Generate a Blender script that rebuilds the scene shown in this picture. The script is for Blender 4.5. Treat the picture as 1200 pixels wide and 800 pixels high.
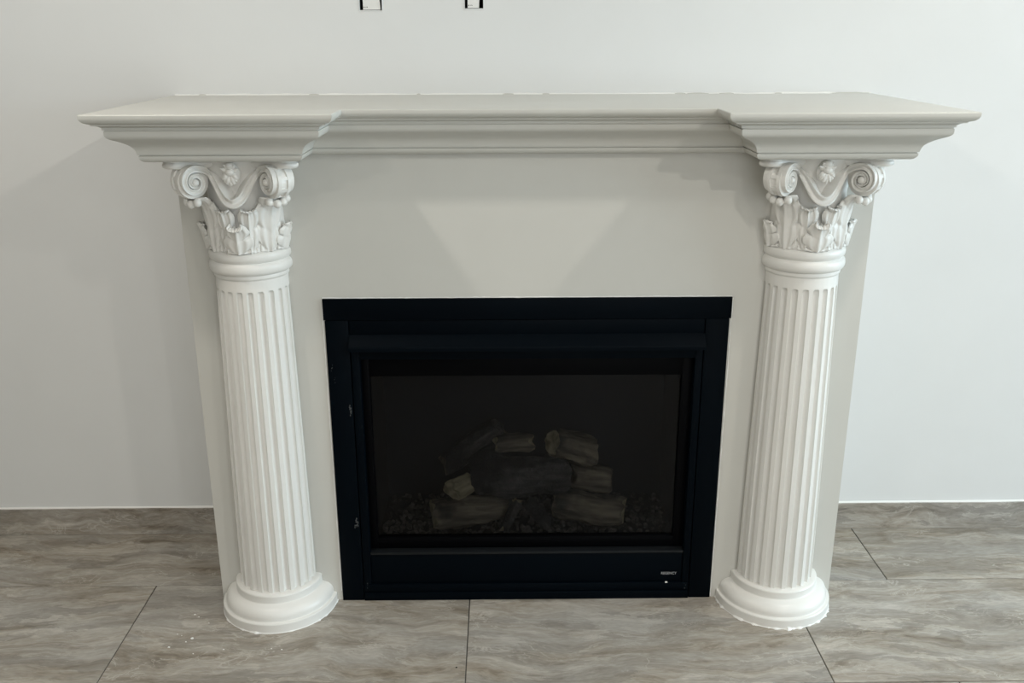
import bpy, bmesh, math, random
from math import sin, cos, pi, radians as rad
from mathutils import Vector, Matrix, noise

S = bpy.context.scene
for o in list(bpy.data.objects):
    bpy.data.objects.remove(o, do_unlink=True)
COL = S.collection

# ------------------------------------------------------------------ camera
CAM = Vector((-0.0657, -2.7344, 1.5415))
PITCH, YAW, ROLL, FPX = 0.31746, 0.01072, -0.00242, 1112.56
cd = bpy.data.cameras.new('camera')
cam = bpy.data.objects.new('camera', cd); COL.objects.link(cam)
fw = Vector((sin(YAW)*cos(PITCH), cos(YAW)*cos(PITCH), -sin(PITCH)))
r0 = Vector((cos(YAW), -sin(YAW), 0)); u0 = r0.cross(fw)
rt = r0*cos(ROLL) + u0*sin(ROLL); up = rt.cross(fw)
m = Matrix((rt, up, -fw)).transposed().to_4x4(); m.translation = CAM
cam.matrix_world = m
cd.sensor_fit = 'HORIZONTAL'; cd.sensor_width = 36.0; cd.lens = 36.0*FPX/1200.0
cd.clip_start = 0.05; cd.clip_end = 60
S.camera = cam

# ------------------------------------------------------------------ light
W = bpy.data.worlds.new('world'); S.world = W; W.use_nodes = True
bg = W.node_tree.nodes['Background']; bg.inputs[0].default_value = (0.72, 0.84, 1.0, 1); bg.inputs[1].default_value = 1.0
RL, RX, RY, RZ = -4.0, 5.6, -5.6, 2.62       # room: left wall, right wall, front wall, ceiling height

def area(name, loc, rot, sx, sy, power, col):
    l = bpy.data.lights.new(name, 'AREA'); l.shape = 'RECTANGLE'; l.size = sx; l.size_y = sy
    l.energy = power; l.color = col
    o = bpy.data.objects.new(name, l); COL.objects.link(o); o.location = loc; o.rotation_euler = rot
    return o
# daylight through the window of the right wall and soft fill from an added, unseen window behind the camera
area('window_daylight', (RX+0.05, -1.75, 1.55), (0, rad(90), 0), 1.5, 2.8, 166, (0.72, 0.90, 1.0))
area('front_fill', (1.2, RY-0.05, 1.4), (rad(90), 0, 0), 2.8, 1.8, 24, (1.0, 0.965, 0.90))
VS = S.view_settings
VS.view_transform = 'Standard'; VS.look = 'None'; VS.gamma = 1.0; VS.use_curve_mapping = False
VS.exposure = 0.07

# ------------------------------------------------------------------ helpers
def tag(o, label=None, cat=None, group=None, kind=None):
    if label: o['label'] = label
    if cat: o['category'] = cat
    if group: o['group'] = group
    if kind: o['kind'] = kind
    return o

def empty(name, loc, parent=None):
    o = bpy.data.objects.new(name, None); COL.objects.link(o); o.location = loc
    o.empty_display_size = 0.05
    if parent: o.parent = parent
    return o

def link(name, me, parent=None, loc=(0, 0, 0)):
    o = bpy.data.objects.new(name, me); COL.objects.link(o); o.location = loc
    if parent: o.parent = parent
    return o

def mesh(name, verts, faces, mats, sharp=35, smooth=True, fix=True):
    me = bpy.data.meshes.new(name); me.from_pydata([tuple(v) for v in verts], [], faces)
    bm = bmesh.new(); bm.from_mesh(me)
    bmesh.ops.remove_doubles(bm, verts=bm.verts, dist=1e-6)
    if fix: bmesh.ops.recalc_face_normals(bm, faces=bm.faces)
    bm.to_mesh(me); bm.free()
    for mm in (mats if isinstance(mats, (list, tuple)) else [mats]): me.materials.append(mm)
    if smooth:
        me.polygons.foreach_set('use_smooth', [True]*len(me.polygons))
        me.set_sharp_from_angle(angle=rad(sharp))
    me.update()
    return me

def box_vf(x0, x1, y0, y1, z0, z1):
    v = [(x0,y0,z0),(x1,y0,z0),(x1,y1,z0),(x0,y1,z0),(x0,y0,z1),(x1,y0,z1),(x1,y1,z1),(x0,y1,z1)]
    f = [(0,3,2,1),(4,5,6,7),(0,1,5,4),(1,2,6,5),(2,3,7,6),(3,0,4,7)]
    return v, f

def boxes(name, lst, mat, bevel=0.0, seg=2):
    V, F = [], []
    for b in lst:
        v, f = box_vf(*b); k = len(V); V += v; F += [tuple(i+k for i in q) for q in f]
    me = bpy.data.meshes.new(name); me.from_pydata(V, [], F)
    if bevel:
        bm = bmesh.new(); bm.from_mesh(me)
        bmesh.ops.bevel(bm, geom=list(bm.edges), offset=bevel, segments=seg, profile=0.5, affect='EDGES')
        bm.to_mesh(me); bm.free()
        me.polygons.foreach_set('use_smooth', [True]*len(me.polygons)); me.set_sharp_from_angle(angle=rad(40))
    me.materials.append(mat); me.update()
    return me

def bx(name, b, mat, parent=None, bevel=0.0, seg=2):
    return link(name, boxes(name, [b], mat, bevel, seg), parent)

def grid_faces(nr, nc, close=False):
    F = []
    for i in range(nr-1):
        for j in range(nc-(0 if close else 1)):
            j2 = (j+1) % nc
            F.append((i*nc+j, i*nc+j2, (i+1)*nc+j2, (i+1)*nc+j))
    return F

# ------------------------------------------------------------------ materials
def newmat(name):
    mt = bpy.data.materials.new(name); mt.use_nodes = True
    nt = mt.node_tree; b = nt.nodes['Principled BSDF']
    return mt, nt, b

def N(nt, typ, **kw):
    n = nt.nodes.new(typ)
    for k, v in kw.items(): setattr(n, k, v)
    return n

def paint(name, col, rough=0.5, bump=0.08, scale=260, spec=0.4, mott=0.03):
    mt, nt, b = newmat(name)
    tc = N(nt, 'ShaderNodeTexCoord')
    n = N(nt, 'ShaderNodeTexNoise'); n.inputs['Scale'].default_value = scale; n.inputs['Detail'].default_value = 3
    nt.links.new(tc.outputs['Object'], n.inputs['Vector'])
    bp = N(nt, 'ShaderNodeBump'); bp.inputs['Strength'].default_value = bump; bp.inputs['Distance'].default_value = 0.001
    nt.links.new(n.outputs['Fac'], bp.inputs['Height']); nt.links.new(bp.outputs['Normal'], b.inputs['Normal'])
    n2 = N(nt, 'ShaderNodeTexNoise'); n2.inputs['Scale'].default_value = 5; n2.inputs['Detail'].default_value = 4
    nt.links.new(tc.outputs['Object'], n2.inputs['Vector'])
    r = N(nt, 'ShaderNodeValToRGB')
    r.color_ramp.elements[0].position = 0.3; r.color_ramp.elements[1].position = 0.7
    r.color_ramp.elements[0].color = tuple(c*(1-mott) for c in col)+(1,)
    r.color_ramp.elements[1].color = tuple(min(1, c*(1+mott)) for c in col)+(1,)
    nt.links.new(n2.outputs['Fac'], r.inputs[0]); nt.links.new(r.outputs[0], b.inputs['Base Color'])
    b.inputs['Roughness'].default_value = rough; b.inputs['Specular IOR Level'].default_value = spec
    return mt

M = {}
M['wall'] = paint('white_wall_paint', (0.745, 0.757, 0.755), 0.65, 0.10, 160, 0.3, 0.01)
M['wall_dim'] = paint('bounce_cut_beige', (0.50, 0.46, 0.40), 0.7, 0.10, 160, 0.25, 0.01)  # darker tone for unseen walls, chosen to cut bounced light
M['ceiling'] = paint('ceiling_paint', (0.80, 0.80, 0.79), 0.8, 0.05, 160, 0.2, 0.01)
M['greige'] = paint('greige_mantel_paint', (0.605, 0.602, 0.565), 0.42, 0.06, 120, 0.4, 0.015)
M['column'] = paint('white_column_paint', (0.78, 0.775, 0.745), 0.31, 0.10, 140, 0.45, 0.02)
M['caulk'] = paint('white_caulk', (0.84, 0.84, 0.82), 0.5, 0.2, 300, 0.3, 0.02)

def metal(name, col, rough, spec):
    mt, nt, b = newmat(name)
    tc = N(nt, 'ShaderNodeTexCoord')
    n = N(nt, 'ShaderNodeTexNoise'); n.inputs['Scale'].default_value = 14; n.inputs['Detail'].default_value = 5
    nt.links.new(tc.outputs['Object'], n.inputs['Vector'])
    mr = N(nt, 'ShaderNodeMapRange'); mr.inputs['To Min'].default_value = rough-0.06; mr.inputs['To Max'].default_value = rough+0.08
    nt.links.new(n.outputs['Fac'], mr.inputs['Value']); nt.links.new(mr.outputs[0], b.inputs['Roughness'])
    n2 = N(nt, 'ShaderNodeTexNoise'); n2.inputs['Scale'].default_value = 600
    nt.links.new(tc.outputs['Object'], n2.inputs['Vector'])
    bp = N(nt, 'ShaderNodeBump'); bp.inputs['Strength'].default_value = 0.05; bp.inputs['Distance'].default_value = 0.0005
    nt.links.new(n2.outputs['Fac'], bp.inputs['Height']); nt.links.new(bp.outputs['Normal'], b.inputs['Normal'])
    b.inputs['Base Color'].default_value = col+(1,); b.inputs['Specular IOR Level'].default_value = spec
    return mt
M['black'] = metal('black_painted_steel', (0.0004, 0.0020, 0.0040), 0.5, 0.05)
M['black_gloss'] = metal('black_bezel_steel', (0.0008, 0.0010, 0.0016), 0.45, 0.05)
M['sill_lit'] = metal('black_steel_lit', (0.006, 0.0075, 0.009), 0.45, 0.25)  # black steel coloured lighter for the ledge catching light
M['firebox'] = metal('firebox_lining', (0.030, 0.033, 0.040), 0.9, 0.1)
M['letter'] = metal('silver_lettering', (0.45, 0.46, 0.47), 0.4, 0.5)
M['scuff'] = paint('bare_scuff', (0.10, 0.105, 0.11), 0.7, 0.3, 300, 0.2, 0.3)
M['dark_void'] = metal('black_plastic', (0.004, 0.004, 0.004), 0.7, 0.1)
M['plastic'] = paint('white_plastic', (0.80, 0.80, 0.78), 0.4, 0.02, 100, 0.4, 0.01)
M['grout'] = paint('dark_grout', (0.10, 0.095, 0.085), 0.9, 0.2, 200, 0.1, 0.1)
M['trim'] = paint('window_frame_paint', (0.75, 0.75, 0.75), 0.4, 0.02, 100, 0.4, 0.01)

def glass_mat():
    mt = bpy.data.materials.new('tinted_glass'); mt.use_nodes = True
    nt = mt.node_tree; nt.nodes.clear()
    out = N(nt, 'ShaderNodeOutputMaterial'); tr = N(nt, 'ShaderNodeBsdfTransparent')
    tr.inputs[0].default_value = (0.62, 0.635, 0.65, 1)
    gl = N(nt, 'ShaderNodeBsdfGlossy'); gl.inputs['Roughness'].default_value = 0.12
    fr = N(nt, 'ShaderNodeFresnel'); fr.inputs['IOR'].default_value = 1.25
    mx = N(nt, 'ShaderNodeMixShader')
    nt.links.new(fr.outputs[0], mx.inputs[0]); nt.links.new(tr.outputs[0], mx.inputs[1]); nt.links.new(gl.outputs[0], mx.inputs[2])
    nt.links.new(mx.outputs[0], out.inputs[0])
    return mt
M['glass'] = glass_mat()

def stone(name, grey=0.0, sat=1.0):
    mt, nt, b = newmat(name)
    tc = N(nt, 'ShaderNodeTexCoord'); oi = N(nt, 'ShaderNodeObjectInfo')
    ml = N(nt, 'ShaderNodeMath', operation='MULTIPLY'); ml.inputs[1].default_value = 57.0
    nt.links.new(oi.outputs['Random'], ml.inputs[0])
    cb = N(nt, 'ShaderNodeCombineXYZ')
    for i in range(3): nt.links.new(ml.outputs[0], cb.inputs[i])
    ad = N(nt, 'ShaderNodeVectorMath', operation='ADD')
    nt.links.new(tc.outputs['Object'], ad.inputs[0]); nt.links.new(cb.outputs[0], ad.inputs[1])
    # slow warp so the streaks wander
    wn = N(nt, 'ShaderNodeTexNoise'); wn.inputs['Scale'].default_value = 3.0; wn.inputs['Detail'].default_value = 3
    nt.links.new(ad.outputs[0], wn.inputs['Vector'])
    ws = N(nt, 'ShaderNodeVectorMath', operation='SCALE'); ws.inputs['Scale'].default_value = 0.14
    nt.links.new(wn.outputs['Color'], ws.inputs[0])
    wa = N(nt, 'ShaderNodeVectorMath', operation='ADD')
    nt.links.new(ad.outputs[0], wa.inputs[0]); nt.links.new(ws.outputs[0], wa.inputs[1])
    def streak(sx, sy, detail, rough, dist=0.0):
        mp = N(nt, 'ShaderNodeMapping'); mp.inputs['Scale'].default_value = (sx, sy, sy)
        nt.links.new(wa.outputs[0], mp.inputs['Vector'])
        n = N(nt, 'ShaderNodeTexNoise'); n.inputs['Scale'].default_value = 1; n.inputs['Detail'].default_value = detail
        n.inputs['Roughness'].default_value = rough; n.inputs['Distortion'].default_value = dist
        nt.links.new(mp.outputs[0], n.inputs['Vector'])
        return n
    a = streak(3.2, 19, 10, 0.74, 0.7)
    r = N(nt, 'ShaderNodeValToRGB'); cr = r.color_ramp
    cr.elements[0].position = 0.34; cr.elements[1].position = 0.68
    cr.elements[0].color = (0.185, 0.155, 0.118, 1); cr.elements[1].color = (0.56, 0.525, 0.475, 1)
    e = cr.elements.new(0.44); e.color = (0.320, 0.284, 0.236, 1)
    e = cr.elements.new(0.54); e.color = (0.405, 0.375, 0.330, 1)
    nt.links.new(a.outputs['Fac'], r.inputs[0])
    # cooler grey clouds
    c = streak(1.6, 6, 4, 0.5)
    r2 = N(nt, 'ShaderNodeValToRGB'); r2.color_ramp.elements[0].position = 0.45; r2.color_ramp.elements[1].position = 0.68
    r2.color_ramp.elements[0].color = (0, 0, 0, 1); r2.color_ramp.elements[1].color = (0.55, 0.55, 0.55, 1)
    nt.links.new(c.outputs['Fac'], r2.inputs[0])
    mx = N(nt, 'ShaderNodeMix', data_type='RGBA')
    nt.links.new(r2.outputs[0], mx.inputs['Factor']); nt.links.new(r.outputs[0], mx.inputs['A'])
    mx.inputs['B'].default_value = (0.43, 0.42, 0.40, 1)
    # broken slabs of slightly different tone
    mpv = N(nt, 'ShaderNodeMapping'); mpv.inputs['Scale'].default_value = (5.5, 26, 26)
    nt.links.new(wa.outputs[0], mpv.inputs['Vector'])
    jn = N(nt, 'ShaderNodeTexNoise'); jn.inputs['Scale'].default_value = 1.3; jn.inputs['Detail'].default_value = 5; jn.inputs['Roughness'].default_value = 0.7
    nt.links.new(mpv.outputs[0], jn.inputs['Vector'])
    ja = N(nt, 'ShaderNodeVectorMath', operation='MULTIPLY_ADD'); ja.inputs[1].default_value = (1.6, 1.6, 1.6)
    nt.links.new(jn.outputs['Color'], ja.inputs[0]); nt.links.new(mpv.outputs[0], ja.inputs[2])
    vr = N(nt, 'ShaderNodeTexVoronoi'); vr.inputs['Scale'].default_value = 1.0
    nt.links.new(ja.outputs[0], vr.inputs['Vector'])
    sv = N(nt, 'ShaderNodeSeparateColor'); nt.links.new(vr.outputs['Color'], sv.inputs[0])
    mrv = N(nt, 'ShaderNodeMapRange'); mrv.inputs['To Min'].default_value = 0.80; mrv.inputs['To Max'].default_value = 1.16
    nt.links.new(sv.outputs[0], mrv.inputs['Value'])
    gn = N(nt, 'ShaderNodeTexNoise'); gn.inputs['Scale'].default_value = 1; gn.inputs['Detail'].default_value = 4
    mpg = N(nt, 'ShaderNodeMapping'); mpg.inputs['Scale'].default_value = (40, 170, 170)
    nt.links.new(wa.outputs[0], mpg.inputs['Vector']); nt.links.new(mpg.outputs[0], gn.inputs['Vector'])
    mrg = N(nt, 'ShaderNodeMapRange'); mrg.inputs['From Min'].default_value = 0.3; mrg.inputs['From Max'].default_value = 0.7
    mrg.inputs['To Min'].default_value = 0.88; mrg.inputs['To Max'].default_value = 1.10
    nt.links.new(gn.outputs['Fac'], mrg.inputs['Value'])
    mm_ = N(nt, 'ShaderNodeMath', operation='MULTIPLY'); nt.links.new(mrv.outputs[0], mm_.inputs[0]); nt.links.new(mrg.outputs[0], mm_.inputs[1])
    hv = N(nt, 'ShaderNodeVectorMath', operation='SCALE')
    nt.links.new(mx.outputs['Result'], hv.inputs[0]); nt.links.new(mm_.outputs[0], hv.inputs['Scale'])
    # thin pale veins: ridge of a stretched noise
    d = streak(5.5, 14, 5, 0.6, 1.2)
    sb = N(nt, 'ShaderNodeMath', operation='SUBTRACT'); sb.inputs[1].default_value = 0.5
    ab = N(nt, 'ShaderNodeMath', operation='ABSOLUTE')
    nt.links.new(d.outputs['Fac'], sb.inputs[0]); nt.links.new(sb.outputs[0], ab.inputs[0])
    r3 = N(nt, 'ShaderNodeValToRGB'); r3.color_ramp.elements[0].position = 0.0; r3.color_ramp.elements[1].position = 0.016
    r3.color_ramp.elements[0].color = (0.75, 0.75, 0.75, 1); r3.color_ramp.elements[1].color = (0, 0, 0, 1)
    nt.links.new(ab.outputs[0], r3.inputs[0])
    gate = streak(4, 9, 2, 0.5)
    r4 = N(nt, 'ShaderNodeValToRGB'); r4.color_ramp.elements[0].position = 0.5; r4.color_ramp.elements[1].position = 0.62
    nt.links.new(gate.outputs['Fac'], r4.inputs[0])
    mg = N(nt, 'ShaderNodeMath', operation='MULTIPLY')
    nt.links.new(r3.outputs[0], mg.inputs[0]); nt.links.new(r4.outputs[0], mg.inputs[1])
    mx2 = N(nt, 'ShaderNodeMix', data_type='RGBA')
    nt.links.new(mg.outputs[0], mx2.inputs['Factor']); nt.links.new(hv.outputs[0], mx2.inputs['A'])
    mx2.inputs['B'].default_value = (0.60, 0.57, 0.52, 1)
    if grey:
        hs = N(nt, 'ShaderNodeHueSaturation'); hs.inputs['Saturation'].default_value = sat; hs.inputs['Value'].default_value = grey
        nt.links.new(mx2.outputs['Result'], hs.inputs['Color']); nt.links.new(hs.outputs[0], b.inputs['Base Color'])
    else:
        nt.links.new(mx2.outputs['Result'], b.inputs['Base Color'])
    b.inputs['Roughness'].default_value = 0.42; b.inputs['Specular IOR Level'].default_value = 0.4
    bp = N(nt, 'ShaderNodeBump'); bp.inputs['Strength'].default_value = 0.12; bp.inputs['Distance'].default_value = 0.002
    nt.links.new(a.outputs['Fac'], bp.inputs['Height']); nt.links.new(bp.outputs['Normal'], b.inputs['Normal'])
    return mt
M['tile'] = stone('streaked_stone_tile', 0.90, 1.12)
M['tile_base'] = stone('streaked_stone_skirting', 0.88, 1.0)

def wood(name, dark, light, char, crack=0.15):
    mt, nt, b = newmat(name)
    tc = N(nt, 'ShaderNodeTexCoord')
    mp = N(nt, 'ShaderNodeMapping'); mp.inputs['Scale'].default_value = (8, 60, 60)
    nt.links.new(tc.outputs['Object'], mp.inputs['Vector'])
    n = N(nt, 'ShaderNodeTexNoise'); n.inputs['Scale'].default_value = 1; n.inputs['Detail'].default_value = 6
    nt.links.new(mp.outputs[0], n.inputs['Vector'])
    r = N(nt, 'ShaderNodeValToRGB'); r.color_ramp.elements[0].position = 0.35; r.color_ramp.elements[1].position = 0.68
    r.color_ramp.elements[0].color = dark+(1,); r.color_ramp.elements[1].color = light+(1,)
    nt.links.new(n.outputs['Fac'], r.inputs[0])
    n2 = N(nt, 'ShaderNodeTexNoise'); n2.inputs['Scale'].default_value = 9; n2.inputs['Detail'].default_value = 3
    nt.links.new(tc.outputs['Object'], n2.inputs['Vector'])
    r2 = N(nt, 'ShaderNodeValToRGB'); r2.color_ramp.elements[0].position = char-0.07; r2.color_ramp.elements[1].position = char+0.07
    nt.links.new(n2.outputs['Fac'], r2.inputs[0])
    mx = N(nt, 'ShaderNodeMix', data_type='RGBA'); nt.links.new(r2.outputs[0], mx.inputs['Factor'])
    mx.inputs['A'].default_value = (0.040, 0.039, 0.040, 1); nt.links.new(r.outputs[0], mx.inputs['B'])
    nt.links.new(mx.outputs['Result'], b.inputs['Base Color']); b.inputs['Roughness'].default_value = 0.9
    b.inputs['Specular IOR Level'].default_value = 0.1
    bp = N(nt, 'ShaderNodeBump'); bp.inputs['Strength'].default_value = 0.8; bp.inputs['Distance'].default_value = 0.005
    vo = N(nt, 'ShaderNodeTexVoronoi', feature='DISTANCE_TO_EDGE'); vo.inputs['Scale'].default_value = 1
    mv = N(nt, 'ShaderNodeMapping'); mv.inputs['Scale'].default_value = (130, 75, 75)
    nt.links.new(tc.outputs['Object'], mv.inputs['Vector']); nt.links.new(mv.outputs[0], vo.inputs['Vector'])
    sm = N(nt, 'ShaderNodeMath', operation='MULTIPLY_ADD'); sm.inputs[1].default_value = crack
    nt.links.new(vo.outputs['Distance'], sm.inputs[0]); nt.links.new(n.outputs['Fac'], sm.inputs[2])
    nt.links.new(sm.outputs[0], bp.inputs['Height']); nt.links.new(bp.outputs['Normal'], b.inputs['Normal'])
    return mt
M['bark'] = wood('ceramic_bark', (0.12, 0.10, 0.08), (0.36, 0.30, 0.22), 0.40)
M['char'] = wood('charred_bark', (0.06, 0.058, 0.058), (0.17, 0.155, 0.145), 0.50, 2.2)
M['cut'] = wood('pale_split_wood', (0.32, 0.27, 0.17), (0.62, 0.53, 0.36), 0.25)
M['ember'] = wood('grey_ember', (0.06, 0.055, 0.052), (0.24, 0.22, 0.20), 0.45)

# ------------------------------------------------------------------ structure: room
BY = -0.3886                     # front plane of the chimney breast
TW, TL, GAP = 0.457, 0.914, 0.003
floor = bx('floor', (RL, RX, RY, 0.0, -0.06, -0.0025), M['grout'])
tag(floor, 'streaked grey-beige stone tile floor with thin dark joints', kind='structure')
y_joint, x_joint = -0.3085, -1.0798      # measured joints of the tiling (row nearest to the breast front)
tile_cache = {}
def tile_mesh(lx, ly):
    key = (round(lx, 4), round(ly, 4))
    if key not in tile_cache:
        tile_cache[key] = boxes('tile', [(-lx/2, lx/2, -ly/2, ly/2, -0.012, 0.0)], M['tile'], 0.0009, 1)
    return tile_cache[key]
py, px = TW+GAP, TL+GAP
row_edges = [(0.0, y_joint)]
y = y_joint
while y > RY+0.01:
    row_edges.append((y, max(RY, y-py))); y -= py
for k, (ya, yb) in enumerate(row_edges):
    # joints step by a third of a tile in alternate rows
    off = x_joint + (0.0 if k % 2 == 1 else px*0.338)
    x = off - px*math.ceil((off-RL)/px)
    while x < RX-0.02:
        a, b_ = max(RL, x+GAP/2), min(RX, x+px-GAP/2)
        if b_-a > 0.02:
            t_, u_ = ya-(GAP/2 if k else 0), yb+GAP/2
            if t_-u_ > 0.02:
                link('tile', tile_mesh(b_-a, t_-u_), floor, ((a+b_)/2, (t_+u_)/2, 0.0))
        x += px

# rear wall, with two small openings above the mantel for wall boxes
H1 = (-0.4475, -0.3875, 1.592, 1.697)
H2 = (-0.1625, -0.1125, 1.596, 1.701)
T = 0.12
wall_lst = [(RL-T, H1[0], 0, T, 0, RZ), (H1[1], H2[0], 0, T, 0, RZ), (H2[1], RX+T, 0, T, 0, RZ)]
for h in (H1, H2):
    wall_lst += [(h[0], h[1], 0, T, 0, h[2]), (h[0], h[1], 0, T, h[3], RZ)]
wb = link('wall_back', boxes('wall_back', wall_lst, M['wall']))
tag(wb, 'smooth white painted wall behind the fireplace', kind='structure')
WY0, WY1, WZ0, WZ1 = -3.15, -0.35, 0.80, 2.30
tag(link('wall_right', boxes('wall_right', [(RX, RX+T, RY, WY0, 0, RZ), (RX, RX+T, WY1, 0, 0, RZ), (RX, RX+T, WY0, WY1, 0, WZ0), (RX, RX+T, WY0, WY1, WZ1, RZ)], M['wall'])),
    'white painted side wall with a wide window', kind='structure')
tag(bx('wall_left', (RL-T, RL, RY, 0, 0, RZ), M['wall_dim']), 'plain side wall toned beige to cut bounced light', kind='structure')
DX0, DX1, DZ0, DZ = -0.2, 2.6, 0.5, 2.3  # opening of the unseen window added for front fill light
tag(link('wall_front', boxes('wall_front', [(RL-T, DX0, RY-T, RY, 0, RZ), (DX1, RX+T, RY-T, RY, 0, RZ), (DX0, DX1, RY-T, RY, DZ, RZ), (DX0, DX1, RY-T, RY, 0, DZ0)], M['wall_dim'])),
    'wall toned beige to cut bounced light, with an added wide window opposite the fireplace', kind='structure')
tag(bx('ceiling', (RL-T, RX+T, RY-T, T, RZ, RZ+0.1), M['ceiling']), 'flat white painted ceiling', kind='structure')
w1 = link('window_1', boxes('window_1', [(RX+0.0, RX+0.03, WY0, WY0+0.05, WZ0, WZ1), (RX, RX+0.03, WY1-0.05, WY1, WZ0, WZ1), (RX, RX+0.03, WY0+0.05, WY1-0.05, WZ0, WZ0+0.05),
        (RX, RX+0.03, WY0+0.05, WY1-0.05, WZ1-0.05, WZ1), (RX, RX+0.03, (WY0+WY1)/2-0.025, (WY0+WY1)/2+0.025, WZ0+0.05, WZ1-0.05)], M['trim']))
tag(w1, 'white framed window in the side wall', kind='structure')
w2 = link('fill_window', boxes('fill_window', [(DX0, DX0+0.06, RY-0.03, RY, DZ0, DZ), (DX1-0.06, DX1, RY-0.03, RY, DZ0, DZ), (DX0+0.06, DX1-0.06, RY-0.03, RY, DZ-0.06, DZ), (DX0+0.06, DX1-0.06, RY-0.03, RY, DZ0, DZ0+0.06),
        ((DX0+DX1)/2-0.03, (DX0+DX1)/2+0.03, RY-0.03, RY, DZ0+0.06, DZ-0.06)], M['trim']))
tag(w2, 'white framed window added for fill light in the wall opposite the fireplace', kind='structure')

# chimney breast: one block with the opening for the insert
HW, OPX, OPZ, BT = 0.862, 0.5155, 0.878, 1.2545
pl = [(-HW, 0), (-OPX, 0), (-OPX, OPZ), (OPX, OPZ), (OPX, 0), (HW, 0), (HW, BT), (-HW, BT)]
V = [(x, BY, z) for x, z in pl] + [(x, -0.0005, z) for x, z in pl]
F = [tuple(range(8)), tuple(range(15, 7, -1))] + [(i, (i+1) % 8, (i+1) % 8+8, i+8) for i in range(8)]
br = link('wall_chimney_breast', mesh('wall_chimney_breast', V, F, M['greige'], smooth=False))
tag(br, 'pale greige chimney breast facing between the two columns', kind='structure')

# skirting made of the same stone tile
BBH, BBT = 0.0915, 0.010
def baseboard(name, xa, xb, start, label):
    root = empty(name, (0, 0, 0)); tag(root, label, kind='structure')
    cuts = [xa]; x = start
    while x < xb-0.03:
        if x > xa+0.03: cuts.append(x)
        x += 0.917
    cuts.append(xb)
    for a, b_ in zip(cuts[:-1], cuts[1:]):
        lx = (b_-a)-0.002
        me = boxes('skirting_tile', [(-lx/2, lx/2, -BBT, 0, 0, BBH)], M['tile_base'], 0.0008, 1)
        link('skirting_tile', me, root, ((a+b_)/2, -0.0003, 0.0005))
    # ragged caulk bead on top
    random.seed(hash(len(name)) % 97)
    n = int((xb-xa)/0.02); V, F = [], []
    for i in range(n+1):
        x = xa+(xb-xa)*i/n; h = 0.0035+0.0015*noise.noise(Vector((x*14, 3.1, 0))); d = 0.006+0.002*noise.noise(Vector((x*9, 7.7, 1)))
        V += [(x, -0.0003, BBH+0.0005), (x, -d, BBH+0.0005), (x, -d*0.5, BBH+h*0.8), (x, -0.0003, BBH+h+0.001)]
    F = grid_faces(n+1, 4, True)
    link('caulk_bead', mesh('caulk_bead', V, F, M['caulk'], 60), root)
baseboard('baseboard_left', RL, -HW-0.0005, -3.63, 'stone tile skirting on the wall beside the speckled floor tile')
baseboard('baseboard_right', HW+0.0005, RX, 1.93, 'stone tile skirting on the wall on the window side of the fireplace')

# ------------------------------------------------------------------ recessed ceiling lamps (nearest pair casts the crossing shadows on the breast, other four added as fill)
def downlight(loc, power, label):
    t = empty('ceiling_downlight', loc); tag(t, label, 'ceiling light', 'recessed ceiling downlights')
    n = 40; V, F = [], []
    prof = [(0.075, -0.0005), (0.073, -0.005), (0.062, -0.006), (0.055, -0.0015)]
    for r, z in prof:
        V += [(r*cos(2*pi*i/n), r*sin(2*pi*i/n), z) for i in range(n)]
    link('trim_ring', mesh('trim_ring', V, grid_faces(len(prof), n, True), M['trim']), t)
    l = bpy.data.lights.new('downlight_lamp', 'AREA'); l.shape = 'DISK'; l.size = 0.11; l.energy = power; l.color = (1.0, 0.935, 0.84)
    o = bpy.data.objects.new('downlight_lamp', l); COL.objects.link(o); o.parent = t; o.location = (0, 0, -0.007)
for sx, sy, pw, lb in ((1.40, -1.19, 12, 'round white recessed ceiling downlight nearest the fireplace on its window side'),
                       (-1.24, -1.19, 12, 'round white recessed ceiling downlight nearest the fireplace on its plain wall side'),
                       (1.40, -2.75, 18, 'round white recessed ceiling downlight added as fill in the middle of the room on the window side'),
                       (-1.24, -2.75, 8, 'round white recessed ceiling downlight added as fill in the middle of the room on the plain wall side'),
                       (1.40, -4.30, 18, 'round white recessed ceiling downlight added as fill far from the fireplace on the window side'),
                       (-1.24, -4.30, 8, 'round white recessed ceiling downlight added as fill far from the fireplace on the plain wall side')):
    downlight((sx, sy, RZ), pw, lb)

# ------------------------------------------------------------------ mantel shelf
def outline(o):
    A, Bf, C, D = 0.975, 0.64, 0.43, 0.51
    return [(-A+o, -0.0008), (-A+o, -Bf+o), (-C-o, -Bf+o), (-C-o, -D+o), (C+o, -D+o), (C+o, -Bf+o), (A-o, -Bf+o), (A-o, -0.0008)]
def moulding(name, prof, mat, parent):
    V, F = [], []
    n = 8
    for o, z in prof: V += [(x, y, z) for x, y in outline(o)]
    F = [(i*n+j, i*n+(j+1) % n, (i+1)*n+(j+1) % n, (i+1)*n+j) for i in range(len(prof)-1) for j in range(n)]
    F += [tuple(range(n)), tuple((len(prof)-1)*n+j for j in range(n))]
    return link(name, mesh(name, V, F, mat, 28), parent)
mantel = empty('mantel_shelf', (0, 0, BT))
tag(mantel, 'wide greige mantel shelf with stepped crown moulding and two projecting ends', 'mantel')
def rel(prof): return [(o, z-BT) for o, z in prof]
slab = [(0.004, 1.3695), (0.0012, 1.3688), (0.0, 1.3672), (0.0, 1.3625), (0.0008, 1.3585), (0.0032, 1.3545), (0.0075, 1.3508), (0.0125, 1.3486), (0.0175, 1.3472), (0.0185, 1.3452), (0.0185, 1.3440)]
moulding('shelf_slab', rel(slab), M['greige'], mantel)
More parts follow.
